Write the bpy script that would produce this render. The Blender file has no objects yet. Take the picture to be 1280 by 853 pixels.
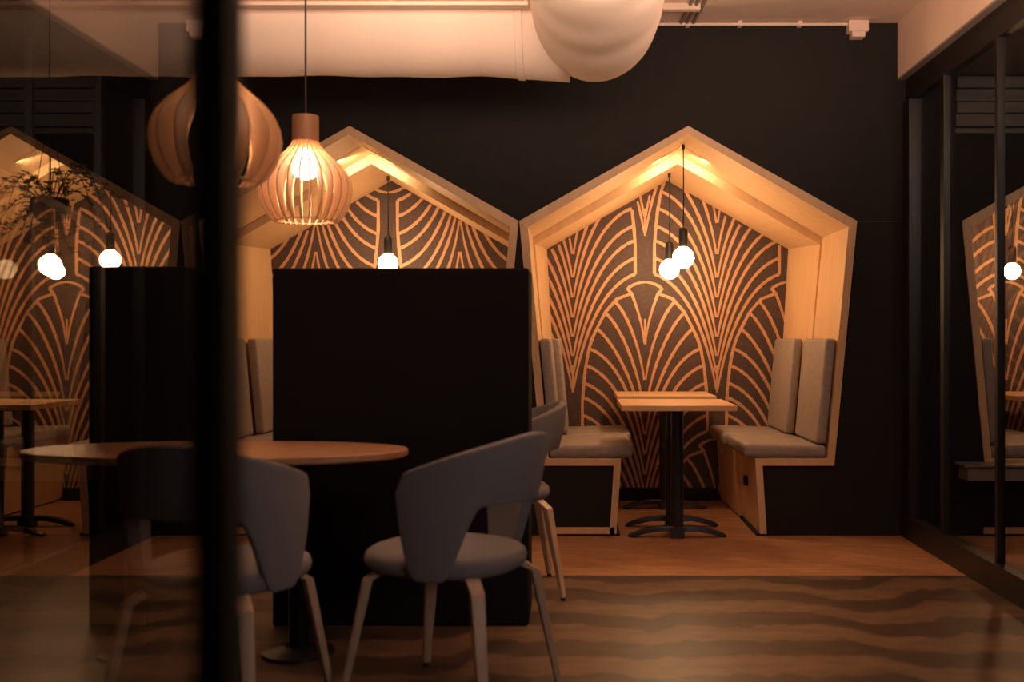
import bpy, bmesh, math, random
from mathutils import Vector, Matrix
random.seed(7)
SC = bpy.context.scene
COL = SC.collection
PI = math.pi
F, VX, VY, CH = 1278.0, 720.0, 425.0, 1.15      # focal length in px, principal point, camera height
Y0 = 6.0                                       # the black wall with the booths
def wx(px, y): return (px - VX) * y / F
def wz(py, y): return CH + (VY - py) * y / F

# ------------------------------------------------------------------ camera, world, lights, exposure
cam = bpy.data.cameras.new('camera'); co = bpy.data.objects.new('camera', cam); COL.objects.link(co)
co.location = (0, 0, CH); co.rotation_euler = (PI/2, 0, 0)
cam.sensor_width = 36; cam.lens = 36 * F / 1280
cam.shift_x = (640 - VX) / 1280; cam.shift_y = (VY - 426.5) / 1280
cam.clip_start = 0.02
cam.dof.use_dof = True; cam.dof.focus_distance = 6.2; cam.dof.aperture_fstop = 2.0
SC.camera = co
vs = SC.view_settings
SC.display_settings.display_device = 'sRGB'
vs.view_transform = 'Standard'; vs.look = 'None'; vs.gamma = 1; vs.use_curve_mapping = False
vs.exposure = 0.0
w = bpy.data.worlds.new('world'); SC.world = w; w.use_nodes = True
w.node_tree.nodes['Background'].inputs[0].default_value = (0.30, 0.24, 0.22, 1)
w.node_tree.nodes['Background'].inputs[1].default_value = 0.035

def light(name, kind, loc, target, energy, color, size=1, size_y=None, spot=60, blend=.6, spread=None):
    l = bpy.data.lights.new(name, kind); l.energy = energy; l.color = color
    if kind == 'AREA':
        l.shape = 'RECTANGLE'; l.size = size; l.size_y = size_y or size
        if spread: l.spread = math.radians(spread)
    else:
        l.shadow_soft_size = size
    if kind == 'SPOT': l.spot_size = math.radians(spot); l.spot_blend = blend
    o = bpy.data.objects.new(name, l); COL.objects.link(o); o.location = loc
    d = Vector(target) - Vector(loc)
    o.rotation_euler = d.to_track_quat('-Z', 'Y').to_euler()
    return o
light('added_ceiling_fill', 'AREA', (0.35, 3.0, 2.28), (0.2, 4.2, 3.25), 54, (1, .63, .43), 2.8, .4, spread=108)  # added unseen area light without a fixture, brightens ceiling and duct
light('fill_behind_camera', 'AREA', (1.25, .5, 1.35), (-.5, 3.4, .75), 3.9, (1, .83, .77), .9, .5, spread=110)
light('ceiling_downlight', 'SPOT', (.42, 4.1, 2.75), (.44, 4.28, 0), 105, (1, .56, .27), .05, spot=52, blend=.9)
light('entry_downlight', 'SPOT', (.6, 5.0, 2.9), (.75, 5.5, 0), 38, (1, .50, .25), .1, spot=62, blend=.9)
light('next_room_fill', 'AREA', (3.0, 3.6, 2.2), (3.1, 5.6, 2.7), 7, (1, .84, .72), .8, .8)  # added area light so the boards and ceiling beyond the glass show

# ------------------------------------------------------------------ materials
def mat(name, col, rough=.6, metal=0, emit=None, strength=0, spec=.5):
    m = bpy.data.materials.new(name); m.use_nodes = True
    b = m.node_tree.nodes['Principled BSDF']
    b.inputs['Base Color'].default_value = (*col, 1); b.inputs['Roughness'].default_value = rough
    b.inputs['Metallic'].default_value = metal; b.inputs['Specular IOR Level'].default_value = spec
    if emit: b.inputs['Emission Color'].default_value = (*emit, 1); b.inputs['Emission Strength'].default_value = strength
    return m
def textured(name, c1, c2, scale=(4, 4, 4), nscale=4, detail=6, rough=.6, bump=0, contrast=(.35, .65), rough2=None, spec=.5, distortion=0.0):
    m = mat(name, c1, rough, spec=spec); nt = m.node_tree; N = nt.nodes; L = nt.links; b = N['Principled BSDF']
    tc = N.new('ShaderNodeTexCoord'); mp = N.new('ShaderNodeMapping'); mp.inputs['Scale'].default_value = scale
    n = N.new('ShaderNodeTexNoise'); n.inputs['Scale'].default_value = nscale; n.inputs['Detail'].default_value = detail
    n.inputs['Distortion'].default_value = distortion
    r = N.new('ShaderNodeValToRGB'); r.color_ramp.elements[0].position = contrast[0]; r.color_ramp.elements[1].position = contrast[1]
    r.color_ramp.elements[0].color = (*c1, 1); r.color_ramp.elements[1].color = (*c2, 1)
    L.new(tc.outputs['Object'], mp.inputs[0]); L.new(mp.outputs[0], n.inputs[0]); L.new(n.outputs['Fac'], r.inputs[0])
    L.new(r.outputs[0], b.inputs['Base Color'])
    if bump:
        bp = N.new('ShaderNodeBump'); bp.inputs['Strength'].default_value = bump; bp.inputs['Distance'].default_value = .004
        L.new(n.outputs['Fac'], bp.inputs['Height']); L.new(bp.outputs[0], b.inputs['Normal'])
    if rough2 is not None:
        mr = N.new('ShaderNodeMapRange'); mr.inputs['To Min'].default_value = rough; mr.inputs['To Max'].default_value = rough2
        L.new(n.outputs['Fac'], mr.inputs[0]); L.new(mr.outputs[0], b.inputs['Roughness'])
    return m
M = {}
M['black'] = textured('black_painted_panel', (.011, .0098, .0105), (.014, .0125, .013), nscale=3, rough=.7, spec=.25)
M['birch'] = textured('birch_plywood', (.60, .38, .21), (.70, .47, .28), scale=(14, 1.2, 1.5), nscale=3, rough=.5)
M['birch_up'] = textured('birch_plywood_upright', (.62, .41, .235), (.68, .455, .265), scale=(9, 9, .6), nscale=3, rough=.5)
M['tabletop'] = textured('oak_table_top', (.58, .35, .18), (.68, .44, .25), scale=(1, 12, 8), nscale=3, rough=.42)
M['darkwood'] = textured('walnut_table_top', (.38, .19, .10), (.46, .24, .13), scale=(1, 10, 8), nscale=3, rough=.4)
M['paper'] = textured('brown_wallpaper_ground', (.060, .036, .032), (.075, .046, .040), nscale=9, rough=.75)
M['screen'] = mat('black_screen_cloth', (.012, .0105, .0115), .9, spec=.1)
M['gold'] = textured('copper_wallpaper_line', (.26, .125, .065), (.74, .40, .22), nscale=60, detail=4, rough=.6, contrast=(.34, .60))
M['leather'] = textured('grey_upholstery', (.27, .23, .21), (.33, .28, .255), nscale=8, rough=.5, bump=.1)
M['fabric'] = textured('grey_wool_fabric', (.175, .160, .163), (.235, .215, .222), nscale=120, rough=.9, bump=.3)
M['chairwood'] = textured('oiled_oak_leg', (.46, .31, .20), (.56, .39, .27), scale=(8, 8, .8), nscale=4, rough=.45)
M['lampwood'] = textured('lamp_veneer', (.62, .38, .22), (.72, .47, .29), scale=(4, 4, 1), nscale=5, rough=.55)
def veneer(m, f):
    nt = m.node_tree; N = nt.nodes; b = N['Principled BSDF']; o = [n for n in N if n.type == 'OUTPUT_MATERIAL'][0]
    t = N.new('ShaderNodeBsdfTranslucent'); mx = N.new('ShaderNodeMixShader'); mx.inputs[0].default_value = f
    t.inputs[0].default_value = (.85, .68, .50, 1)
    nt.links.new(b.outputs[0], mx.inputs[1]); nt.links.new(t.outputs[0], mx.inputs[2]); nt.links.new(mx.outputs[0], o.inputs[0])
veneer(M['lampwood'], .35)
M['lampneck'] = textured('lamp_neck_wood', (.30, .16, .085), (.38, .21, .115), scale=(10, 10, 1), nscale=5, rough=.5)
M['metal'] = mat('black_powder_coated_metal', (.014, .014, .017), .3, 0)
M['frame'] = mat('black_window_frame', (.011, .009, .009), .42)
M['post'] = mat('near_door_frame', (.008, .007, .007), .7, spec=.2)
M['cord'] = mat('black_cable', (.008, .007, .007), .6)
M['plastic'] = mat('black_socket_plastic', (.012, .010, .010), .4)
M['ceiling'] = textured('warm_white_ceiling', (.76, .60, .50), (.80, .64, .54), nscale=2, rough=.9)
M['duct'] = textured('white_fabric_duct', (.78, .66, .58), (.83, .71, .63), scale=(1, 1, 1), nscale=2.2, rough=.95)
M['greyedge'] = mat('grey_metal_strip', (.30, .26, .24), .5)
M['beam'] = textured('grey_painted_boards', (.13, .115, .105), (.18, .16, .145), scale=(.6, 2, 12), nscale=3, rough=.7)
M['ledge'] = mat('grey_stone_ledge', (.30, .26, .24), .6)
M['leaf'] = textured('green_leaf', (.045, .055, .018), (.09, .10, .035), nscale=20, rough=.5)
M['stem'] = mat('brown_stem', (.05, .03, .015), .8)
M['bulb'] = mat('lit_frosted_bulb', (1, .9, .8), .5, emit=(1, .60, .29), strength=95)
M['bulb2'] = mat('lit_lamp_bulb', (1, .9, .8), .5, emit=(1, .68, .42), strength=85)
M['bulb3'] = mat('dim_lamp_bulb', (1, .9, .8), .5, emit=(1, .66, .40), strength=34)
M['led'] = mat('lit_strip_diffuser', (1, .9, .8), .5, emit=(1, .62, .30), strength=60)

def glass(name, f0, power, tint, rough=0.0):
    m = bpy.data.materials.new(name); m.use_nodes = True; nt = m.node_tree; N = nt.nodes; L = nt.links; N.clear()
    o = N.new('ShaderNodeOutputMaterial'); mx = N.new('ShaderNodeMixShader')
    t = N.new('ShaderNodeBsdfTransparent'); t.inputs[0].default_value = (*tint, 1)
    g = N.new('ShaderNodeBsdfGlossy'); g.inputs['Roughness'].default_value = rough; g.inputs[0].default_value = (1, 1, 1, 1)
    lw = N.new('ShaderNodeLayerWeight'); lw.inputs[0].default_value = .5
    p = N.new('ShaderNodeMath'); p.operation = 'POWER'; p.inputs[1].default_value = power
    ma = N.new('ShaderNodeMath'); ma.operation = 'MULTIPLY_ADD'; ma.inputs[1].default_value = 1 - f0; ma.inputs[2].default_value = f0
    L.new(lw.outputs['Facing'], p.inputs[0]); L.new(p.outputs[0], ma.inputs[0]); L.new(ma.outputs[0], mx.inputs[0])
    L.new(t.outputs[0], mx.inputs[1]); L.new(g.outputs[0], mx.inputs[2]); L.new(mx.outputs[0], o.inputs[0])
    return m
M['glass_side'] = glass('side_window_glass', .015, 6, (.90, .88, .86))
M['glass_near'] = glass('near_partition_glass', .14, 4.8, (.68, .67, .655))

def floor_mat_planks():
    m = mat('herringbone_oak_floor', (.3, .15, .08), .42); nt = m.node_tree; N = nt.nodes; L = nt.links; b = N['Principled BSDF']
    tc = N.new('ShaderNodeTexCoord'); mp = N.new('ShaderNodeMapping'); mp.inputs['Rotation'].default_value = (0, 0, math.radians(38))
    br = N.new('ShaderNodeTexBrick'); br.inputs['Scale'].default_value = 1; br.inputs['Brick Width'].default_value = .9; br.inputs['Row Height'].default_value = .12
    br.inputs['Mortar Size'].default_value = .0015; br.inputs['Color1'].default_value = (.34, .165, .082, 1); br.inputs['Color2'].default_value = (.42, .215, .11, 1); br.inputs['Mortar'].default_value = (.12, .055, .03, 1)
    mp2 = N.new('ShaderNodeMapping'); mp2.inputs['Rotation'].default_value = (0, 0, math.radians(38)); mp2.inputs['Scale'].default_value = (1.2, 9, 1)
    n = N.new('ShaderNodeTexNoise'); n.inputs['Scale'].default_value = 2.5; n.inputs['Detail'].default_value = 5
    mr = N.new('ShaderNodeMapRange'); mr.inputs['From Min'].default_value = .3; mr.inputs['From Max'].default_value = .7; mr.inputs['To Min'].default_value = .72; mr.inputs['To Max'].default_value = 1.15
    mx = N.new('ShaderNodeMix'); mx.data_type = 'RGBA'; mx.blend_type = 'MULTIPLY'; mx.inputs[0].default_value = 1
    L.new(tc.outputs['Object'], mp.inputs[0]); L.new(mp.outputs[0], br.inputs['Vector']); L.new(tc.outputs['Object'], mp2.inputs[0]); L.new(mp2.outputs[0], n.inputs[0])
    L.new(n.outputs['Fac'], mr.inputs[0]); L.new(br.outputs['Color'], mx.inputs[6]); L.new(mr.outputs[0], mx.inputs[7]); L.new(mx.outputs[2], b.inputs['Base Color'])
    return m
def floor_mat_dark():
    m = mat('dark_vinyl_floor', (.1, .06, .04), .42); nt = m.node_tree; N = nt.nodes; L = nt.links; b = N['Principled BSDF']
    tc = N.new('ShaderNodeTexCoord'); sp = N.new('ShaderNodeSeparateXYZ'); L.new(tc.outputs['Object'], sp.inputs[0])
    def math_(op, a, b_=None, c=None):
        n = N.new('ShaderNodeMath'); n.operation = op
        for i, v in enumerate((a, b_, c)):
            if v is None: continue
            if isinstance(v, (int, float)): n.inputs[i].default_value = v
            else: L.new(v, n.inputs[i])
        return n.outputs[0]
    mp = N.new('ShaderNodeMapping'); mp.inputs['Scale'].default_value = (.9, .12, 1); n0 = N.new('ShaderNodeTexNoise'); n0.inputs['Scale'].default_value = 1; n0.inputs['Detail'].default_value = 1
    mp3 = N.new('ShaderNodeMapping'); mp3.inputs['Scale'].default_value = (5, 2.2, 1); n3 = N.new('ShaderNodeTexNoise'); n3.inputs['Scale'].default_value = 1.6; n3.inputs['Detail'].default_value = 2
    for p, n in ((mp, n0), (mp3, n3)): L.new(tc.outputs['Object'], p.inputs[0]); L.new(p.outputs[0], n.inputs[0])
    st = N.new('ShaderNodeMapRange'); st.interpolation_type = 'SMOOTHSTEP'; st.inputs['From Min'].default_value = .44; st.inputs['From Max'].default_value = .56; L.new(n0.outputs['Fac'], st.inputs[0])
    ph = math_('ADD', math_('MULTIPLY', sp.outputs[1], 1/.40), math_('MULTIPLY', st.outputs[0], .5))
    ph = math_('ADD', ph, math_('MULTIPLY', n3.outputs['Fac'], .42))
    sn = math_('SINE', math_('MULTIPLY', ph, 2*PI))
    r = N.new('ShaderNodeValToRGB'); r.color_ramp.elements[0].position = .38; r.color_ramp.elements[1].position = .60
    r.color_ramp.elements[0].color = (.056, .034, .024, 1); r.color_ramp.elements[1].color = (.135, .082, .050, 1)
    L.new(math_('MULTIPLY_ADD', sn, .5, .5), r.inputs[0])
    n1 = N.new('ShaderNodeTexNoise'); n1.inputs['Scale'].default_value = 7; n1.inputs['Detail'].default_value = 8
    mp1 = N.new('ShaderNodeMapping'); mp1.inputs['Scale'].default_value = (1, 2.2, 1); L.new(tc.outputs['Object'], mp1.inputs[0]); L.new(mp1.outputs[0], n1.inputs[0])
    mr = N.new('ShaderNodeMapRange'); mr.inputs['From Min'].default_value = .3; mr.inputs['From Max'].default_value = .7; mr.inputs['To Min'].default_value = .7; mr.inputs['To Max'].default_value = 1.25
    mx = N.new('ShaderNodeMix'); mx.data_type = 'RGBA'; mx.blend_type = 'MULTIPLY'; mx.inputs[0].default_value = 1
    L.new(n1.outputs['Fac'], mr.inputs[0]); L.new(r.outputs[0], mx.inputs[6]); L.new(mr.outputs[0], mx.inputs[7]); L.new(mx.outputs[2], b.inputs['Base Color'])
    return m
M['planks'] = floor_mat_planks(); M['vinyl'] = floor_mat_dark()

# ------------------------------------------------------------------ helpers
def tag(o, label=None, cat=None, group=None, kind=None):
    if label: o['label'] = label
    if cat: o['category'] = cat
    if group: o['group'] = group
    if kind: o['kind'] = kind
    return o
def empty(name, loc, label, cat, group=None, rz=0):
    o = bpy.data.objects.new(name, None); COL.objects.link(o); o.location = loc; o.rotation_euler = (0, 0, rz)
    o.empty_display_size = .1
    return tag(o, label, cat, group)
def obj(name, bm, mats, parent=None, smooth=False, loc=None, bevel=0, seg=2):
    bmesh.ops.recalc_face_normals(bm, faces=bm.faces[:]) if not getattr(bm, 'keep', False) else None
    me = bpy.data.meshes.new(name); bm.to_mesh(me); bm.free()
    for m in (mats if isinstance(mats, (list, tuple)) else [mats]): me.materials.append(m)
    if smooth:
        for p in me.polygons: p.use_smooth = True
    o = bpy.data.objects.new(name, me); COL.objects.link(o)
    if parent: o.parent = parent
    if loc: o.location = loc
    if bevel:
        b = o.modifiers.new('bevel', 'BEVEL'); b.width = bevel; b.segments = seg; b.limit_method = 'ANGLE'; b.angle_limit = math.radians(40)
    return o
def box(bm, x0, x1, y0, y1, z0, z1, mi=0):
    v = [bm.verts.new(p) for p in ((x0,y0,z0),(x1,y0,z0),(x1,y1,z0),(x0,y1,z0),(x0,y0,z1),(x1,y0,z1),(x1,y1,z1),(x0,y1,z1))]
    fs = [(0,3,2,1),(4,5,6,7),(0,1,5,4),(1,2,6,5),(2,3,7,6),(3,0,4,7)]
    for f in fs:
        q = bm.faces.new([v[i] for i in f]); q.material_index = mi
    return v
def prism_xz(bm, pts, y0, y1, mi=0):
    a = [bm.verts.new((x, y0, z)) for x, z in pts]; b = [bm.verts.new((x, y1, z)) for x, z in pts]; n = len(pts)
    f1 = bm.faces.new(a); f2 = bm.faces.new(b[::-1]); fs = [f1, f2]
    for i in range(n): fs.append(bm.faces.new((a[i], b[i], b[(i+1) % n], a[(i+1) % n])))
    for f in fs: f.material_index = mi
    bmesh.ops.triangulate(bm, faces=[f1, f2])
def tube(bm, pts, r, n=12, cap=True, squash=1.0, mi=0):
    pts = [Vector(p) for p in pts]; rs = r if isinstance(r, (list, tuple)) else [r]*len(pts)
    rings = []; up = None
    for i, p in enumerate(pts):
        t = (pts[min(i+1, len(pts)-1)] - pts[max(i-1, 0)]).normalized()
        if up is None: up = Vector((0, 0, 1)) if abs(t.z) < .9 else Vector((0, 1, 0))
        s = t.cross(up).normalized(); u = s.cross(t).normalized(); up = u
        rings.append([bm.verts.new(p + s*math.cos(2*PI*k/n)*rs[i] + u*math.sin(2*PI*k/n)*rs[i]*squash) for k in range(n)])
    for a, b in zip(rings, rings[1:]):
        for k in range(n): bm.faces.new((a[k], a[(k+1) % n], b[(k+1) % n], b[k])).material_index = mi
    if cap: bm.faces.new(rings[0][::-1]).material_index = mi; bm.faces.new(rings[-1]).material_index = mi
def lathe(bm, prof, c=(0, 0, 0), n=32, mi=0):
    rings = []
    for r, z in prof:
        if r < 1e-6: rings.append([bm.verts.new((c[0], c[1], c[2]+z))])
        else: rings.append([bm.verts.new((c[0]+r*math.cos(2*PI*k/n), c[1]+r*math.sin(2*PI*k/n), c[2]+z)) for k in range(n)])
    for a, b in zip(rings, rings[1:]):
        for k in range(n):
            q = [a[k % len(a)], a[(k+1) % len(a)], b[(k+1) % len(b)], b[k % len(b)]]
            q2 = [v for i, v in enumerate(q) if v not in q[:i]]
            if len(q2) > 2: bm.faces.new(q2).material_index = mi
def smoothstep(a, b, x):
    t = max(0, min(1, (x-a)/(b-a))); return t*t*(3-2*t)

# ------------------------------------------------------------------ room shell
EC = [0.657 - 2*1.983, 0.657 - 1.983, 0.657]     # booth centres
NEXT = 3.25                                       # booth in the next room
XL, XR, YB = -5.2, 4.6, -2.2
SPLIT = 4.985
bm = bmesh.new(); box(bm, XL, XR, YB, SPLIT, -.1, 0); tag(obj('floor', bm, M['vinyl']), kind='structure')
bm = bmesh.new(); box(bm, XL, XR, SPLIT, 7.6, -.1, 0); tag(obj('floor_timber_strip', bm, M['planks']), kind='structure')
bm = bmesh.new(); box(bm, XL, 1.887, YB, Y0, 3.01, 3.1); tag(obj('ceiling', bm, M['ceiling']), kind='structure')
bm = bmesh.new(); box(bm, 2.14, XR, YB, Y0, 2.70, 2.8); tag(obj('ceiling_next_room', bm, M['beam']), kind='structure')
# facade: one black panel with house-shaped openings
HP, HE, ZE, HS, ZR, FT, FB = 2.404, .989, 1.846, .855, .413, .435, .46
bm = bmesh.new()
CS = EC + [NEXT]
for i, c in enumerate(CS):
    for sg in (-1, 1):
        j = i + sg
        if 0 <= j < len(CS): mid = (c + CS[j])/2
        else: mid = XL if sg < 0 else XR
        d = abs(mid-c)
        up = [(0, HP), (HE, ZE), (d, ZE), (d, 3.1), (0, 3.1)]
        lo = [(HE, ZE), (HS, ZR), (HS, 0), (d, 0), (d, ZE)]
        lo2 = [(HS, ZR), (FT, ZR), (FB, 0), (HS, 0)]
        for q in (up, lo, lo2):
            prism_xz(bm, [(c+sg*x, z) for x, z in q], Y0, Y0+.03)
tag(obj('wall_back', bm, M['black']), kind='structure')
bm = bmesh.new(); box(bm, XL, XR, 7.45, 7.6, 0, 3.1); tag(obj('wall_outer', bm, M['black']), kind='structure')
bm = bmesh.new(); box(bm, XL-.1, XL, YB, 7.6, 0, 3.1); tag(obj('wall_left', bm, M['black']), kind='structure')
bm = bmesh.new(); box(bm, XR, XR+.1, YB, 7.6, 0, 3.1); tag(obj('wall_right', bm, M['black']), kind='structure')
bm = bmesh.new(); box(bm, XL, XR, YB-.1, YB, 0, 3.1); tag(obj('wall_front', bm, M['black']), kind='structure')
# narrow joint lines of the black panel on the right
bm = bmesh.new(); box(bm, 1.655, 1.905, Y0-.006, Y0-.0005, 1.842, 1.846)
tag(obj('trim_1', bm, M['frame']), kind='structure')
# bulkhead over the glass wall
bm = bmesh.new(); box(bm, 1.887, 2.14, YB, Y0, 2.685, 3.1); tag(obj('trim_2', bm, M['ceiling']), kind='structure')
bm = bmesh.new(); box(bm, 1.889, 1.932, YB, Y0-.002, 2.675, 2.686)
y = 5.55
tag(obj('trim_3', bm, M['greyedge']), kind='structure')

# glass wall on the right
wr = empty('window_1', (1.958, 3, 0), None, None); wr['kind'] = 'structure'
def wchild(name, bm, m, bevel=0): 
    o = obj(name, bm, m, wr, bevel=bevel); o.matrix_parent_inverse = Matrix.Translation((-1.958, -3, 0)); return o
mull = [(5.86, 5.995), (5.366, 5.42), (4.685, 4.716), (4.0, 4.03), (3.30, 3.33), (2.6, 2.63), (1.9, 1.93), (.5, .53), (-.9, -.87), (-2.2, -2.17)]
bm = bmesh.new()
box(bm, 1.90, 1.985, YB, Y0-.005, 0, .125); box(bm, 1.932, 1.985, YB, Y0-.005, 2.54, 2.684)
box(bm, 1.915, 1.985, 5.88, Y0-.005, .125, 2.54)
for a, b in mull[1:]: box(bm, 1.930, 1.968, a, b, .12, 2.56)
wchild('window_frame', bm, M['frame'], .004)
bm = bmesh.new(); box(bm, 1.898, 1.918, YB, Y0-.01, .122, .130); wchild('sill_edge', bm, M['frame'])
lim = [5.88] + [v for a, b in mull[1:] for v in (b, a)]
for i in range(0, len(lim)-1, 2):
    bm = bmesh.new(); box(bm, 1.954, 1.962, lim[i+1]-.005, lim[i]+.005, .11, 2.56); wchild('glass_pane', bm, M['glass_side'])

# near glass partition with its slim dark upright
wn = empty('window_2', (-.285, .3, 0), None, None); wn['kind'] = 'structure'
def nchild(name, bm, m, bevel=0):
    o = obj(name, bm, m, wn, bevel=bevel); o.matrix_parent_inverse = Matrix.Translation((.285, -.3, 0)); return o
bm = bmesh.new(); box(bm, -.300, -.270, .790, .831, 0, 3.005); box(bm, -.300, -.270, -.6, .79, 0, .08); box(bm, -.3, -.27, -.6, .79, 2.9, 3.005)
nchild('window_frame', bm, M['post'])
bm = bmesh.new(); box(bm, -.288, -.282, -.6, .792, .07, 2.92); nchild('glass_pane', bm, M['glass_near'])

# next room wall boards and ledge
bm = bmesh.new()
for z0, z1, d in ((2.62, 2.685, .05), (2.545, 2.615, .035), (2.475, 2.54, .045), (2.40, 2.47, .03), (2.36, 2.39, .02)):
    box(bm, 2.22, 4.55, Y0-d, Y0+.0, z0, z1)
tag(obj('trim_4', bm, M['beam'], bevel=.004), kind='structure')


bm = bmesh.new(); box(bm, 2.245, 2.80, 5.86, 6.0, .34, .42); box(bm, 2.22, 2.82, 5.84, 6.0, .42, .435)
tag(obj('wall_ledge', bm, M['ledge'], bevel=.004), 'long pale grey ledge below the booth seen through the right glass wall', 'ledge')

# ------------------------------------------------------------------ wallpaper motif (metres; t measured down from the cap in photo px / 174)
def bez(p0, p1, p2, p3, n=18):
    out = []
    for i in range(n+1):
        t = i/n; a = (1-t)**3; b = 3*(1-t)**2*t; c = 3*(1-t)*t*t; d = t**3
        out.append((a*p0[0]+b*p1[0]+c*p2[0]+d*p3[0], a*p0[1]+b*p1[1]+c*p2[1]+d*p3[1]))
    return out
OUT = [(22, 8), (35, 21), (49, 37), (60, 58), (66, 71), (70, 84), (74, 106), (76.5, 130), (78, 150), (78, 186)]
def outline_u(t):
    for (u0, t0), (u1, t1) in zip(OUT, OUT[1:]):
        if t0 <= t <= t1: return u0+(u1-u0)*(t-t0)/(t1-t0)
    return OUT[-1][0] if t > 100 else OUT[0][0]
def motif_lines():
    L = []
    L.append([(u, 8 - 8*(1-(u/22)**2) + (2 if abs(u) > 20 else 0)) for u in [(-22+2.2*i) for i in range(21)]])
    for s in (-1, 1):
        L.append([(s*22, 8), (s*16, 15)])
        L.append([(s*16, 14)] + [(s*u, t) for u, t in OUT[1:]])
        starts = [13, 24, 38, 58, 83, 104, 126, 144, 166, 186]
        ends = [76, 122, 161, 190, 215, 240, 264, 288, 310, 330]
        for i, (t, a) in enumerate(zip(starts, ends)):
            u = outline_u(t) if i else 17
            Ln = a - t; e = 0.8
            if i == 0: L.append([(s*x, y) for x, y in bez((u, t), (u*.72, t+.2*Ln), (u*.15, t+.6*Ln), (e, a), 12)])
            elif i < 4: L.append([(s*x, y) for x, y in bez((u, t), (u*.66, t+.12*Ln), (u*.16+1.5, t+.5*Ln), (e, a))])
            else: L.append([(s*x, y) for x, y in bez((u, t), (u*.56, t+.08*Ln), (u*.15+3.5, t+.42*Ln), (e, a))])
    L.append([(0, 46), (0, 78)]); L.append([(0, 300), (0, 334)])
    return L
MOT = motif_lines()
S = 1/174.0
def wallpaper(c, phase, flip, mirror_z=None):
    """panel with its line pattern; phase = X of one upper-row axis; cap of that row at photo y 157"""
    bm = bmesh.new()
    W, E, P = .93, 1.80, 2.33
    prism_xz(bm, [(c-W, 0), (c+W, 0), (c+W, E), (c, P), (c-W, E)], 7.34, 7.37, 0)
    zcap = CH + (VY-157)*S
    motifs = []
    for i in range(-6, 7):
        for row in range(-3, 3):
            x = phase + i*180*S + (90*S if row % 2 else 0)
            motifs.append((x, row))
    hw = .0108; lift = 0
    yy = 7.3375
    for x, row in motifs:
        if abs(x-c) > 1.6: continue
        for line in MOT:
            lift += 1; yy = 7.3385 - (lift % 40)*.00006
            pl = []
            for u, t in line:
                if not flip: z = zcap - row*196*S - t*S
                else: z = (CH + (VY-437)*S) + row*196*S + t*S
                pl.append((x+u*S, z))
            seg = []
            def flush(seg):
                if len(seg) < 2: return
                prev = None
                for k in range(len(seg)):
                    a = Vector(seg[max(k-1, 0)]); b = Vector(seg[min(k+1, len(seg)-1)]); d = (b-a)
                    if d.length < 1e-7: continue
                    d.normalize(); n = Vector((-d.y, d.x)); p = Vector(seg[k]); ww = hw*(1+.12*math.sin(k*2.3+x*9))*(.62+.38*min(1, abs(seg[k][0]-x)/.10))
                    q0 = p + n*ww; q1 = p - n*ww
                    cur = (bm.verts.new((q0.x, yy, q0.y)), bm.verts.new((q1.x, yy, q1.y)))
                    if prev: 
                        f = bm.faces.new((prev[0], prev[1], cur[1], cur[0])); f.material_index = 1
                    prev = cur
            for (px_, pz_) in pl:
                if abs(px_-c) < W-.01 and .03 < pz_ < P - .567*abs(px_-c) - .01: seg.append((px_, pz_))
                else: flush(seg); seg = []
            flush(seg)
    return bm

# ------------------------------------------------------------------ booths
def frame_ring(bm, c, o, i, y0, y1, i2=None):
    """o, i = (peak, eave_x, eave_z, side_x, rail_z, foot_top_x, foot_bottom_x)"""
    def half(p): 
        pk, ex, ez, sx, rz, ft, fb = p
        return [(fb, 0.012), (ft, rz), (sx, rz), (ex, ez)]
    R = half(o); Ri = half(i)
    outer = [(-x, z) for x, z in R] + [(0, o[0])] + [(x, z) for x, z in R[::-1]]
    inner = [(x, z) for x, z in Ri] + [(0, i[0])] + [(-x, z) for x, z in Ri[::-1]]
    if not i2: prism_xz(bm, [(c+x, z) for x, z in outer+inner], y0, y1); return
    Rb = half(i2); inner2 = [(x, z) for x, z in Rb] + [(0, i2[0])] + [(-x, z) for x, z in Rb[::-1]]
    A = [bm.verts.new((c+x, y0, z)) for x, z in outer+inner]; B = [bm.verts.new((c+x, y1, z)) for x, z in outer+inner2]; n = len(A)
    f1 = bm.faces.new(A); f2 = bm.faces.new(B[::-1])
    for k in range(n): bm.faces.new((A[k], B[k], B[(k+1) % n], A[(k+1) % n]))
    bmesh.ops.triangulate(bm, faces=[f1, f2])
def cushion(bm, pts8, bevel=.02, seg=3):
    t = bmesh.new(); v = [t.verts.new(p) for p in pts8]
    for f in ((0,3,2,1),(4,5,6,7),(0,1,5,4),(1,2,6,5),(2,3,7,6),(3,0,4,7)): t.faces.new([v[k] for k in f])
    bmesh.ops.recalc_face_normals(t, faces=t.faces[:])
    bmesh.ops.bevel(t, geom=t.edges[:], offset=bevel, segments=seg, profile=.6, affect='EDGES')
    me = bpy.data.meshes.new('t'); t.to_mesh(me); t.free(); bm.from_mesh(me); bpy.data.meshes.remove(me)
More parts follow.
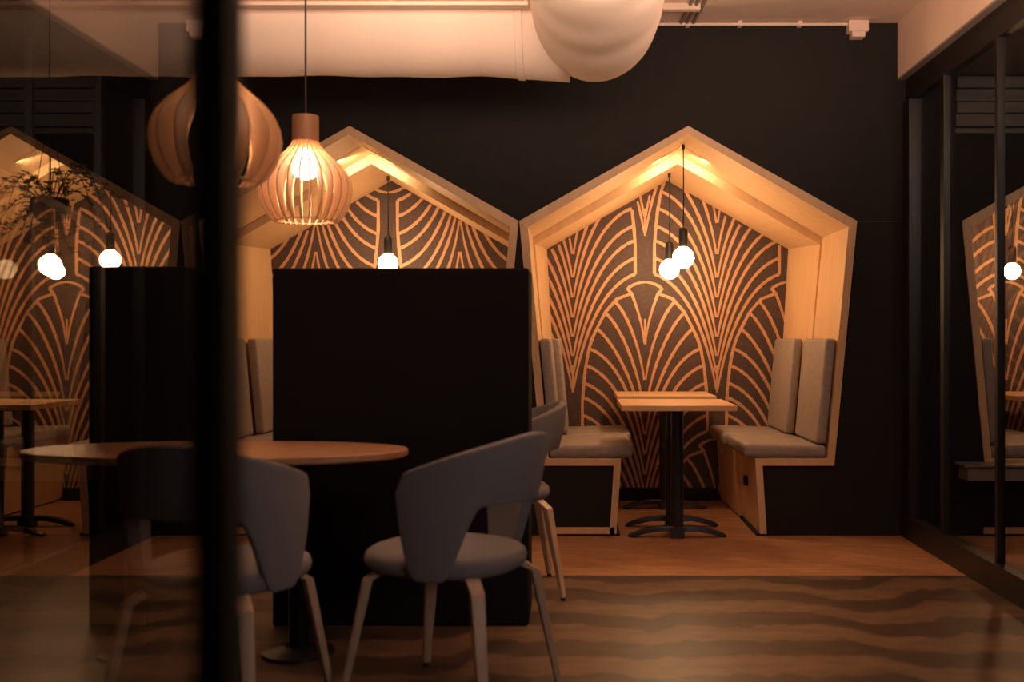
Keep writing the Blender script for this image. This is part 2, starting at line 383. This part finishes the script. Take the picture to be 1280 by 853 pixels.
def booth(c, phase, flip, label, group='house shaped timber booths in the black wall', full=True, bar=1.5):
    r = empty('dining_booth', (c, Y0, 0), label, 'booth', group)
    inv = Matrix.Translation((-c, -Y0, 0))
    def part(name, bm, m, **k):
        o = obj(name, bm, m, r, **k); o.matrix_parent_inverse = inv; return o
    bm = bmesh.new(); frame_ring(bm, c, (HP, HE, ZE, HS, ZR, FT, FB), (2.357, .939, 1.812, .817, .455, .392, .421), Y0-.014, 6.62)
    # closed lower rail of the left-hand bench front
    box(bm, c-.86, c-.43, Y0-.014, Y0+.02, .012, .050)
    part('timber_frame', bm, M['birch_up'])
    bm = bmesh.new(); frame_ring(bm, c, (HP-.01, HE-.01, ZE-.01, HS-.01, ZR, FT-.035, FB-.03), (2.291, .922, 1.768, .812, .455, .372, .400), 6.621, 7.338, (2.291, .866, 1.800, .79, .455, .352, .381))
    part('inner_frame', bm, M['birch_up'])
    part('wallpaper_panel', wallpaper(c, phase, flip), [M['paper'], M['gold']])
    bm = bmesh.new(); box(bm, c-.36, c+.36, 7.31, 7.339, 0, .09); part('baseboard', bm, M['black'], bevel=.004)
    for sg in (-1, 1):
        bm = bmesh.new(); box(bm, c+sg*.425-.025, c+sg*.425+.025, Y0-.008, 6.6, 0, .012); part('plinth', bm, M['black'])
    bm = bmesh.new(); box(bm, c-.845, c-.44, Y0-.004, Y0+.004, .05, .413); part('front_panel', bm, M['black'])
    for s in (-1, 1):
        for k, (ya, yb, xi, xo, dx) in enumerate(((5.995, 6.60, .325, .815, 0), (6.68, 7.31, .30, .785, .045))):
            zt = .535
            P = [(xi, ya, .457), (xo, ya, .457), (xo, yb, .457), (xi, yb, .457), (xi-.005, ya, zt+.01), (xo, ya, zt-.005), (xo, yb, zt-.005), (xi-.005, yb, zt+.01)]
            bm = bmesh.new(); cushion(bm, [(c+s*x, y, z) for x, y, z in P], .03)
            o = part('seat_cushion', bm, M['leather'], smooth=True)
            bm = bmesh.new(); b0, b1, t0, t1 = .752-dx, .815-dx, .808-dx, .872-dx
            P = [(b0, ya+.005, .538), (b1, ya+.005, .538), (b1, yb, .538), (b0, yb, .538), (t0, ya+.005, 1.158), (t1, ya+.005, 1.158), (t1, yb, 1.158), (t0, yb, 1.158)]
            cushion(bm, [(c+s*x, y, z) for x, y, z in P], .022)
            part('backrest_cushion', bm, M['leather'], smooth=True)
    # added slim bars and area lights under the roof, brightening the inner frame
    for sg in (-1, 1):
        bm = bmesh.new(); p = [(.012, 2.352), (.17, 2.352-.158*.568), (.17, 2.346-.158*.568), (.012, 2.346)]
        prism_xz(bm, [(c+sg*x, z) for x, z in p], 6.34, 6.36); part('added_light_bar', bm, M['birch'])
        l = light('inner_frame_fill', 'AREA', (c+sg*.13, 6.365, 2.262), (c+sg*.17, 6.62, 2.235), bar, (1, .68, .36), .22, .012, spread=105)
        l.rotation_euler.rotate_axis('Z', -sg*math.radians(30) if False else 0)
    if full:
        for z in (.60,):
            bm = bmesh.new(); box(bm, c+.382, c+.405, 6.30, 6.36, .25, .31)
            part('power_socket', bm, M['plastic'], bevel=.003)
    return r
booth(EC[2], -.023, False, 'right-hand house shaped timber booth, fully in view, with two hanging globe bulbs')
booth(EC[1], -.833, True, 'middle house shaped timber booth half hidden behind the black screen, one globe bulb')
booth(EC[0], -3.138, False, 'leftmost house shaped timber booth seen through the near glass partition')
booth(NEXT, -.023+2.593, False, 'house shaped timber booth in the next room seen through the right glass wall')

def hanging_bulb(x, y, z, ztop, label, r=.066):
    e = empty('pendant_bulb', (x, y, ztop), label, 'pendant light', 'bare globe bulbs hanging in the booths')
    zz = z - ztop
    bm = bmesh.new(); prof = [(0, -r)] + [(r*math.sin(a), -r*math.cos(a)) for a in [PI*k/16 for k in range(1, 14)]] + [(.021, r*1.05)]
    lathe(bm, prof, (0, 0, zz), 28); obj('bulb', bm, M['bulb'], e, smooth=True)
    bm = bmesh.new(); lathe(bm, [(0, r*.98), (.024, r*.98), (.028, r*1.05), (.028, r*1.05+.095), (.022, r*1.05+.112), (.008, r*1.05+.120), (0, r*1.05+.12)], (0, 0, zz), 24)
    obj('lamp_socket', bm, M['plastic'], e, smooth=False, bevel=.001)
    bm = bmesh.new(); tube(bm, [(0, 0, zz+r+.10), (0.002, 0, zz*.5), (0, 0, .002)], .0038, 8); obj('cord', bm, M['cord'], e)
    bm = bmesh.new(); lathe(bm, [(0, 0), (.010, 0), (.010, -.03), (0, -.03)], (0, 0, 0), 12); obj('cord_grip', bm, M['cord'], e)
hanging_bulb(.661, 6.30, 1.655, 2.354, 'globe bulb hanging at the front of the right-hand booth')
hanging_bulb(.630, 6.90, 1.625, 2.275, 'globe bulb hanging at the back of the right-hand booth')
hanging_bulb(wx(485, 6.9), 6.90, 1.665, 2.255, 'globe bulb of the middle booth, its lower half behind the black screen')
hanging_bulb(EC[0]+.07, 6.30, 1.61, 2.31, 'left globe bulb hanging in the leftmost booth, whole above the screen edge')
hanging_bulb(wx(138, 6.9), 6.90, 1.69, 2.20, 'right globe bulb in the leftmost booth, cut off by the dark screen')
hanging_bulb(wx(1265, 6.9), 6.90, 1.612, 2.10, 'small globe bulb in the booth of the next room', .054)

# ------------------------------------------------------------------ booth tables
def booth_table(xc, ya, yb, cols, label, h=.783):
    e = empty('booth_table', (xc, (ya+yb)/2, 0), label, 'table', 'pedestal tables in the booths')
    yc = (ya+yb)/2
    bm = bmesh.new(); box(bm, -.323, .323, ya-yc, yb-yc, h-.031, h); obj('tabletop', bm, M['tabletop'], e, bevel=.002)
    for y in cols:
        bm = bmesh.new(); lathe(bm, [(0, .05), (.038, .05), (.038, h-.045), (0, h-.045)], (.012, y-yc, 0), 24)
        box(bm, -.12, .14, y-yc-.05, y-yc+.05, h-.046, h-.031)
        obj('column', bm, M['metal'], e, bevel=.001)
        bm = bmesh.new()
        for s in (-1, 1):
            rings = []
            prof = [(0, .03, .066, .040), (.05, .036, .066, .034), (.12, .036, .062, .030), (.19, .022, .050, .027), (.24, .008, .034, .024), (.275, .004, .020, .022), (.287, .004, .012, .016)]
            for x, z0, z1, hwid in prof:
                rings.append([bm.verts.new((.012+s*x, y-yc+a*hwid, z)) for a, z in ((-1, z0), (1, z0), (.8, z1), (-.8, z1))])
            for a, b in zip(rings, rings[1:]):
                for k in range(4): bm.faces.new((a[k], a[(k+1) % 4], b[(k+1) % 4], b[k]))
            bm.faces.new(rings[-1]); bm.faces.new(rings[0][::-1])
            lathe(bm, [(0, 0), (.014, 0), (.014, .006), (0, .006)], (.012+s*.268, y-yc, 0), 12)
        box(bm, -.028, .052, y-yc-.05, y-yc+.05, .0, .058)
        obj('base', bm, M['metal'], e, bevel=.003)
booth_table(.577, 5.70, 6.34, (5.96, 6.30), 'front oak topped pedestal table standing at the mouth of the right-hand booth')
booth_table(.593, 6.66, 7.27, (6.96,), 'rear oak topped pedestal table by the wallpaper of the right-hand booth')
booth_table(EC[0]-.08, 5.75, 6.34, (5.96, 6.30), 'pedestal table in the leftmost booth behind the near glass')
booth_table(NEXT-.02, 5.86, 6.40, (6.1,), 'pedestal table at the front of the booth in the next room')
booth_table(NEXT-.06, 6.66, 7.27, (6.95,), 'pedestal table at the back of the booth in the next room')

# ------------------------------------------------------------------ dark screens
def screen(x0, x1, y0, y1, h, label):
    bm = bmesh.new(); box(bm, x0, x1, y0, y1, .0, h)
    o = obj('partition_screen', bm, M['screen'], bevel=.012, seg=3)
    tag(o, label, 'screen', 'tall black upholstered partition screens')
screen(-.1+wx(661, 4.1)+.1, wx(661, 4.1)-1.03, 4.10, 4.40, wz(335, 4.1), 'tall black screen in the middle in front of the middle booth')
screen(wx(110, 4.1), wx(231, 4.1), 4.10, 4.40, wz(333, 4.1), 'narrower black screen behind the near glass at left')

# ------------------------------------------------------------------ oval table
tx, ty = wx(271, 3.75), 3.75
e = empty('oval_table', (tx, ty, 0), 'oval brown wooden table at left between the grey chairs', 'table')
bm = bmesh.new(); n = 72; rim = []
for (sc, z) in ((.985, .722), (1.0, .728), (1.0, .746), (.992, .750)):
    ring = []
    for k in range(n):
        a = 2*PI*k/n; cx, sy = math.cos(a), math.sin(a)
        ring.append(bm.verts.new((.70*sc*math.copysign(abs(cx)**(2/2.15), cx), .305*sc*math.copysign(abs(sy)**(2/2.15), sy), z)))
    rim.append(ring)
for a, b in zip(rim, rim[1:]):
    for k in range(n): bm.faces.new((a[k], a[(k+1) % n], b[(k+1) % n], b[k]))
bm.faces.new(rim[-1]); bm.faces.new(rim[0][::-1]); obj('tabletop', bm, M['darkwood'], e)
for x in (-.3, .3):
    bm = bmesh.new(); lathe(bm, [(0, .02), (.035, .02), (.035, .70), (.09, .722), (0, .722)], (x, 0, 0), 24); obj('column', bm, M['metal'], e, smooth=True)
    bm = bmesh.new(); lathe(bm, [(0, 0), (.13, 0), (.13, .012), (.05, .03), (0, .03)], (x, 0, 0), 32); obj('base', bm, M['metal'], e)

# ------------------------------------------------------------------ chairs: rounded shell back with arms, open gap over the seat
def chair_shell():
    bm = bmesh.new(); nu, nv = 56, 12; inner = []; outer = []
    A = math.radians(94)
    def pt(psi, v, off):
        a = abs(psi)/A
        top = .866 - .125*a**1.6 - .05*smoothstep(.90, 1.0, a)**2
        bot = .652 + (.425-.652)*smoothstep(.43, .70, a) + .03*smoothstep(.93, 1, a)
        z = bot + (top-bot)*v
        psi = psi*(.93+.07*v**.7)
        h = (z-.40)/.45
        r = .226 + .036*h + .006*math.sin(v*PI)
        r += off
        lean = .045*h*math.cos(psi)
        ex, ey = 1.0, 1.03
        return Vector((-(r*math.cos(psi)*ex + lean) + .015, r*math.sin(psi)*ey, z))
    th = .036
    for i in range(nu+1):
        psi = -A + 2*A*i/nu
        inner.append([bm.verts.new(pt(psi, j/nv, -th/2*(1-.45*(abs(psi)/A)**4))) for j in range(nv+1)])
        outer.append([bm.verts.new(pt(psi, j/nv, th/2*(1-.45*(abs(psi)/A)**4))) for j in range(nv+1)])
    for i in range(nu):
        for j in range(nv):
            bm.faces.new((inner[i][j], inner[i+1][j], inner[i+1][j+1], inner[i][j+1]))
            bm.faces.new((outer[i][j], outer[i][j+1], outer[i+1][j+1], outer[i+1][j]))
        bm.faces.new((inner[i][nv], inner[i+1][nv], outer[i+1][nv], outer[i][nv]))
        bm.faces.new((inner[i][0], outer[i][0], outer[i+1][0], inner[i+1][0]))
    for i in (0, nu):
        for j in range(nv): bm.faces.new((inner[i][j], inner[i][j+1], outer[i][j+1], outer[i][j]))
    return bm
def chair_seat():
    bm = bmesh.new(); n = 48; rings = []
    for sc, z in ((.80, .425), (.93, .428), (.985, .442), (1.0, .460), (.98, .477), (.92, .489), (.75, .497), (.4, .500)):
        ring = []
        for k in range(n):
            a = 2*PI*k/n; cx, sy = math.cos(a), math.sin(a)
            ring.append(bm.verts.new((.02+.250*sc*math.copysign(abs(cx)**.8, cx), .232*sc*math.copysign(abs(sy)**.8, sy)*(1+.06*cx), z)))
        rings.append(ring)
    for a, b in zip(rings, rings[1:]):
        for k in range(n): bm.faces.new((a[k], a[(k+1) % n], b[(k+1) % n], b[k]))
    bm.faces.new(rings[-1]); bm.faces.new(rings[0][::-1])
    return bm
def chair_leg(sx, sy):
    bm = bmesh.new(); rings = []
    top = Vector((sx*.165, sy*.150, .425)); knee = Vector((sx*.200, sy*.180, .398)); foot = Vector((sx*.262, sy*.235, .012))
    path = [(Vector((sx*.10, sy*.095, .428)), .023, .010), (top, .023, .012), (knee, .022, .014), (knee*.7+foot*.3, .020, .013), (foot, .013, .010)]
    out = Vector((sx, sy*.9, 0)).normalized(); tan = Vector((-out.y, out.x, 0))
    for i, (p, w1, w2) in enumerate(path):
        nrm = out if i >= 2 else (Vector((0, 0, 1)) if i == 0 else (out+Vector((0, 0, 1))).normalized())
        rings.append([bm.verts.new(p + tan*a*w1 + nrm*b*w2) for a, b in ((-1, -1), (1, -1), (1, 1), (-1, 1))])
    for a, b in zip(rings, rings[1:]):
        for k in range(4): bm.faces.new((a[k], a[(k+1) % 4], b[(k+1) % 4], b[k]))
    bm.faces.new(rings[0]); bm.faces.new(rings[-1][::-1])
    return bm, foot
def make_chair(x, y, heading, label, group='grey upholstered chairs with oak legs'):
    e = empty('upholstered_chair', (x, y, 0), label, 'chair', group, math.radians(heading))
    o = obj('backrest', chair_shell(), M['fabric'], e, smooth=True, bevel=.012, seg=3)
    o = obj('seat', chair_seat(), M['fabric'], e, smooth=True)
    for sx in (-1, 1):
        for sy in (-1, 1):
            bm, f = chair_leg(sx, sy); l = obj('leg', bm, M['chairwood'], e, bevel=.004)
            bm = bmesh.new(); lathe(bm, [(0, 0), (.011, 0), (.011, .014), (0, .014)], (f.x, f.y, 0), 12); obj('foot_glide', bm, M['metal'], l)
    return e
def copy_tree(o, parent=None):
    c = o.copy(); COL.objects.link(c); c.parent = parent
    for ch in list(o.children): copy_tree(ch, c)
    return c
ch = make_chair(-.395, 3.28, 154, 'nearest grey upholstered chair, its open back towards us, right of the oval table')
c2 = copy_tree(ch); c2.location = (-.352, 4.70, 0); c2.rotation_euler.z = math.radians(189)
c2['label'] = 'grey upholstered chair peeking out behind the right edge of the black screen'
c3 = copy_tree(ch); c3.location = (-1.06, 3.06, 0); c3.rotation_euler.z = math.radians(80)
c3['label'] = 'grey upholstered chair in front of the oval table, half behind the near dark upright'

# ------------------------------------------------------------------ slatted lamps
def slat_lamp(x, y, zb, label, bm_='bulb2', n=26, wd=.0034, deep=.019):
    e = empty('slatted_pendant_lamp', (x, y, 3.008), label, 'pendant light', 'round slatted wooden pendant lamps')
    o = zb - 3.008
    prof = [(.128, 0), (.150, .022), (.172, .058), (.186, .098), (.190, .135), (.184, .172), (.168, .206), (.140, .240), (.108, .268), (.078, .296), (.056, .325), (.050, .345)]
    # smooth the profile
    P = []
    for i in range(len(prof)-1):
        P.append(prof[i]); P.append(((prof[i][0]+prof[i+1][0])/2, (prof[i][1]+prof[i+1][1])/2))
    P.append(prof[-1])
    bm = bmesh.new()
    for k in range(n):
        a = 2*PI*k/n; ca, sa = math.cos(a), math.sin(a); rad = Vector((ca, sa, 0)); tn = Vector((-sa, ca, 0)); rings = []
        for i, (r, z) in enumerate(P):
            hw = wd
            tw = .0 if i == 0 else 0
            d = deep*(.35+.65*math.sin(PI*min(1, max(0, .12+.80*i/(len(P)-1)))))
            c = rad*(r-d*.8) + Vector((0, 0, z+o))
            rings.append([bm.verts.new(c+tn*u*hw+rad*v*d) for u, v in ((-1, -1), (1, -1), (1, 1), (-1, 1))])
        for p, q in zip(rings, rings[1:]):
            for j in range(4): bm.faces.new((p[j], p[(j+1) % 4], q[(j+1) % 4], q[j]))
        bm.faces.new(rings[0]); bm.faces.new(rings[-1][::-1])
    sh = obj('lamp_shade', bm, M['lampwood'], e)
    bm = bmesh.new(); lathe(bm, [(.118, .004), (.126, .004), (.126, .010), (.118, .010), (.118, .004)], (0, 0, o), 48); obj('bottom_ring', bm, M['lampwood'], e)
    bm = bmesh.new(); lathe(bm, [(0, .335), (.0545, .335), (.0545, .443), (0, .443)], (0, 0, o), 40)
    lathe(bm, [(.0549, .415), (.0552, .415), (.0552, .419), (.0549, .419)], (0, 0, o), 40); obj('neck', bm, M['lampneck'], e)
    bz = o + .235
    bm = bmesh.new(); r = .058
    lathe(bm, [(0, -r)] + [(r*math.sin(t), -r*math.cos(t)) for t in [PI*k/14 for k in range(1, 12)]] + [(.018, r*1.25)], (0, 0, bz), 28); obj('bulb', bm, M[bm_], e, smooth=True)
    bm = bmesh.new(); lathe(bm, [(0, r*1.2), (.022, r*1.2), (.022, .11), (0, .11)], (0, 0, bz), 20); obj('lamp_socket', bm, M['plastic'], e)
    bm = bmesh.new(); tube(bm, [(0, 0, o+.44), (0, 0, o*.4), (0, 0, 0)], .0042, 8); obj('cord', bm, M['cord'], e)
slat_lamp(wx(382, 4.26), 4.26, 1.64, 'slatted wooden pendant lamp with a bright bulb, wholly in view')
slat_lamp(wx(270, 3.10), 3.10, 1.625, 'slatted wooden pendant lamp crossed by the near dark upright', 'bulb3', 17, .0042, .026)

# ------------------------------------------------------------------ fabric duct: along the wall, then an elbow towards the viewer
def duct():
    bm = bmesh.new(); path = []; rr = []; x = XL+.02
    while x < -.02: path.append((x, 4.82, 2.672-.03*smoothstep(-.5, .02, x))); rr.append(.272 + .0035*math.sin(x*6.3)+.002*math.sin(x*17)); x += .06
    tube(bm, path, rr, 56)
    return bm
def duct_bend():
    """sagging sleeve that leaves the run and comes towards the viewer, rounded at its far end"""
    bm = bmesh.new(); xc = .09; path = []; rr = []
    for k in range(0, 11):
        a = PI/2*k/10; path.append((xc, 4.56+.52*math.cos(a), 2.625+.02*math.cos(a))); rr.append(max(.012, .285*math.sin(a)**.5))
    y = 4.42
    while y > -1.5:
        path.append((xc, y, 2.625+.04*smoothstep(4.4, 3.2, y))); rr.append(.288+.004*math.sin(y*7)+.002*math.sin(y*23)); y -= .06
    tube(bm, path, rr, 64)
    for v in bm.verts:
        ang = math.atan2(v.co.z-2.665, v.co.x-xc)
        v.co.z -= .004*math.sin(v.co.y*15+ang*2.2)*max(0, -math.sin(ang)) if v.co.y < 4.75 else 0
    return bm
dk = empty('fabric_air_duct', (0, 4.82, 3.0), 'large white fabric air duct bending towards us under the ceiling', 'air duct')
inv = Matrix.Translation((0, -4.82, -3.0))
o = obj('duct_run', duct(), M['duct'], dk, smooth=True); o.matrix_parent_inverse = inv
o = obj('duct_bend', duct_bend(), M['duct'], dk, smooth=True); o.matrix_parent_inverse = inv
bp = M['duct'].node_tree
bm = bmesh.new()
for k in range(0, 2): pass
# gathered seam collar hanging like a flap
xs = wx(646, 4.55)
tube(bm, [(xs-.012+.02*0, 4.82, 2.672), (xs+.020, 4.82, 2.672)], [.285, .287], 48, cap=False)
tube(bm, [(xs-.016, 4.82, 2.672), (xs-.012, 4.82, 2.672), (xs+.020, 4.82, 2.672), (xs+.024, 4.82, 2.672)], [.274, .289, .291, .274], 48, cap=False)
o = obj('seam_collar', bm, M['duct'], dk, smooth=False); o.matrix_parent_inverse = inv
# hanging rail above/in front of the duct
bm = bmesh.new()
yr = 4.42; xe = -.205
box(bm, XL+.05, xe, yr-.03, yr+.03, wz(9, yr), wz(4, yr)); box(bm, XL+.05, xe, yr-.02, yr+.02, wz(1, yr), wz(-6, yr))
for x in (-4.5, -3.2, -2.0, -.8): box(bm, x-.006, x+.006, yr-.006, yr+.006, wz(9, yr), 3.01)
box(bm, xe-.02, xe-.008, yr-.006, yr+.006, wz(9, yr), 3.01)
tag(obj('lighting_rail', bm, M['ceiling'], bevel=.002), 'long pale rail hung in front of the fabric duct at the top left', 'rail')

# ceiling details on the right
bm = bmesh.new(); tube(bm, [(wx(700, 5.965), 5.965, 2.992), (wx(1062, 5.965), 5.965, 2.992)], .009, 10)
for px in (860, 925, 1000): box(bm, wx(px, 5.965)-.012, wx(px, 5.965)+.012, 5.952, 5.999, 2.981, 3.009)
tag(obj('wall_conduit', bm, M['ceiling']), 'thin pale conduit pipe along the top of the black wall', 'pipe')
bm = bmesh.new(); xa, xb = wx(1060, 5.95), wx(1085, 5.95)
box(bm, xa, xb, 5.93, 6.0, wz(40, 5.95), 3.008); box(bm, xa+.02, xb-.02, 5.93, 6.0, wz(47, 5.95), wz(40, 5.95))
tag(obj('junction_box', bm, M['ceiling'], bevel=.004), 'small pale junction box at the right end of the conduit', 'junction box')
bm = bmesh.new(); box(bm, .2, wx(875, 5.67), 5.64, 5.69, 2.975, 3.011)
tag(obj('trim_5', bm, M['ceiling'], bevel=.003), kind='structure')
for i, px in enumerate((851, 858, 866)):
    bm = bmesh.new(); tube(bm, [(wx(px, 5.98), 5.98, 3.0), (wx(px, 5.98)+.02, 5.6, 3.0), (wx(px, 5.98)+.03, 5.2, 3.0)], .010, 8)
    tag(obj('ceiling_cable', bm, M['greyedge']), ('left one of three grey cables on the ceiling right of the duct', 'middle one of three grey cables on the ceiling right of the duct', 'right one of three grey cables on the ceiling right of the duct')[i], 'cable', 'three grey cables on the ceiling')

# ------------------------------------------------------------------ hanging plant behind the near glass
px0, yp = 62, 4.25
X, Z = wx(px0, yp), wz(262, yp)
e = empty('hanging_plant', (X, yp, 3.0), 'leafy trailing plant hanging at left behind the near glass', 'plant')
bm = bmesh.new(); lathe(bm, [(0, -.06), (.05, -.05), (.075, .0), (.07, .045), (.06, .045), (.0, .03)], (0, 0, Z-3.0), 28); obj('hanging_bowl', bm, M['metal'], e, smooth=True)
bm = bmesh.new()
for k in range(3):
    a = 2*PI*k/3; tube(bm, [(.065*math.cos(a), .065*math.sin(a), Z-3+.04), (0, 0, Z-3+.42)], .0016, 6)
tube(bm, [(0, 0, Z-3+.41), (0, 0, .008)], .0025, 6); obj('cord', bm, M['cord'], e)
sb = bmesh.new(); lb = bmesh.new()
for k in range(46):
    a = random.uniform(0, 2*PI); reach = random.uniform(.10, .30); up = random.uniform(-.12, .20); drop = random.uniform(.02, .22)
    P0 = Vector((.03*math.cos(a), .03*math.sin(a), Z-3+.03)); pts = []
    for i in range(9):
        t = i/8; pts.append(P0 + Vector((math.cos(a)*reach*t, math.sin(a)*reach*t*.6, up*math.sin(t*PI*.8) - drop*t*t)))
    tube(sb, pts, .0016, 5)
    for i in range(2, 9):
        for s in (-1, 1):
            p = pts[i]; d = Vector((math.cos(a+s*1.0+random.uniform(-.4, .4)), math.sin(a+s*1.0), random.uniform(-.5, .5))).normalized()
            ln = random.uniform(.018, .032); sd = d.cross(Vector((0, 0, 1))).normalized()*ln*.32; nn = sd.cross(d).normalized()*.003
            v = [lb.verts.new(p), lb.verts.new(p+d*ln*.5+sd+nn), lb.verts.new(p+d*ln), lb.verts.new(p+d*ln*.5-sd+nn), lb.verts.new(p+d*ln*.5-nn)]
            lb.faces.new((v[0], v[1], v[4])); lb.faces.new((v[1], v[2], v[4])); lb.faces.new((v[2], v[3], v[4])); lb.faces.new((v[3], v[0], v[4]))
obj('stems', sb, M['stem'], e); obj('foliage', lb, M['leaf'], e)
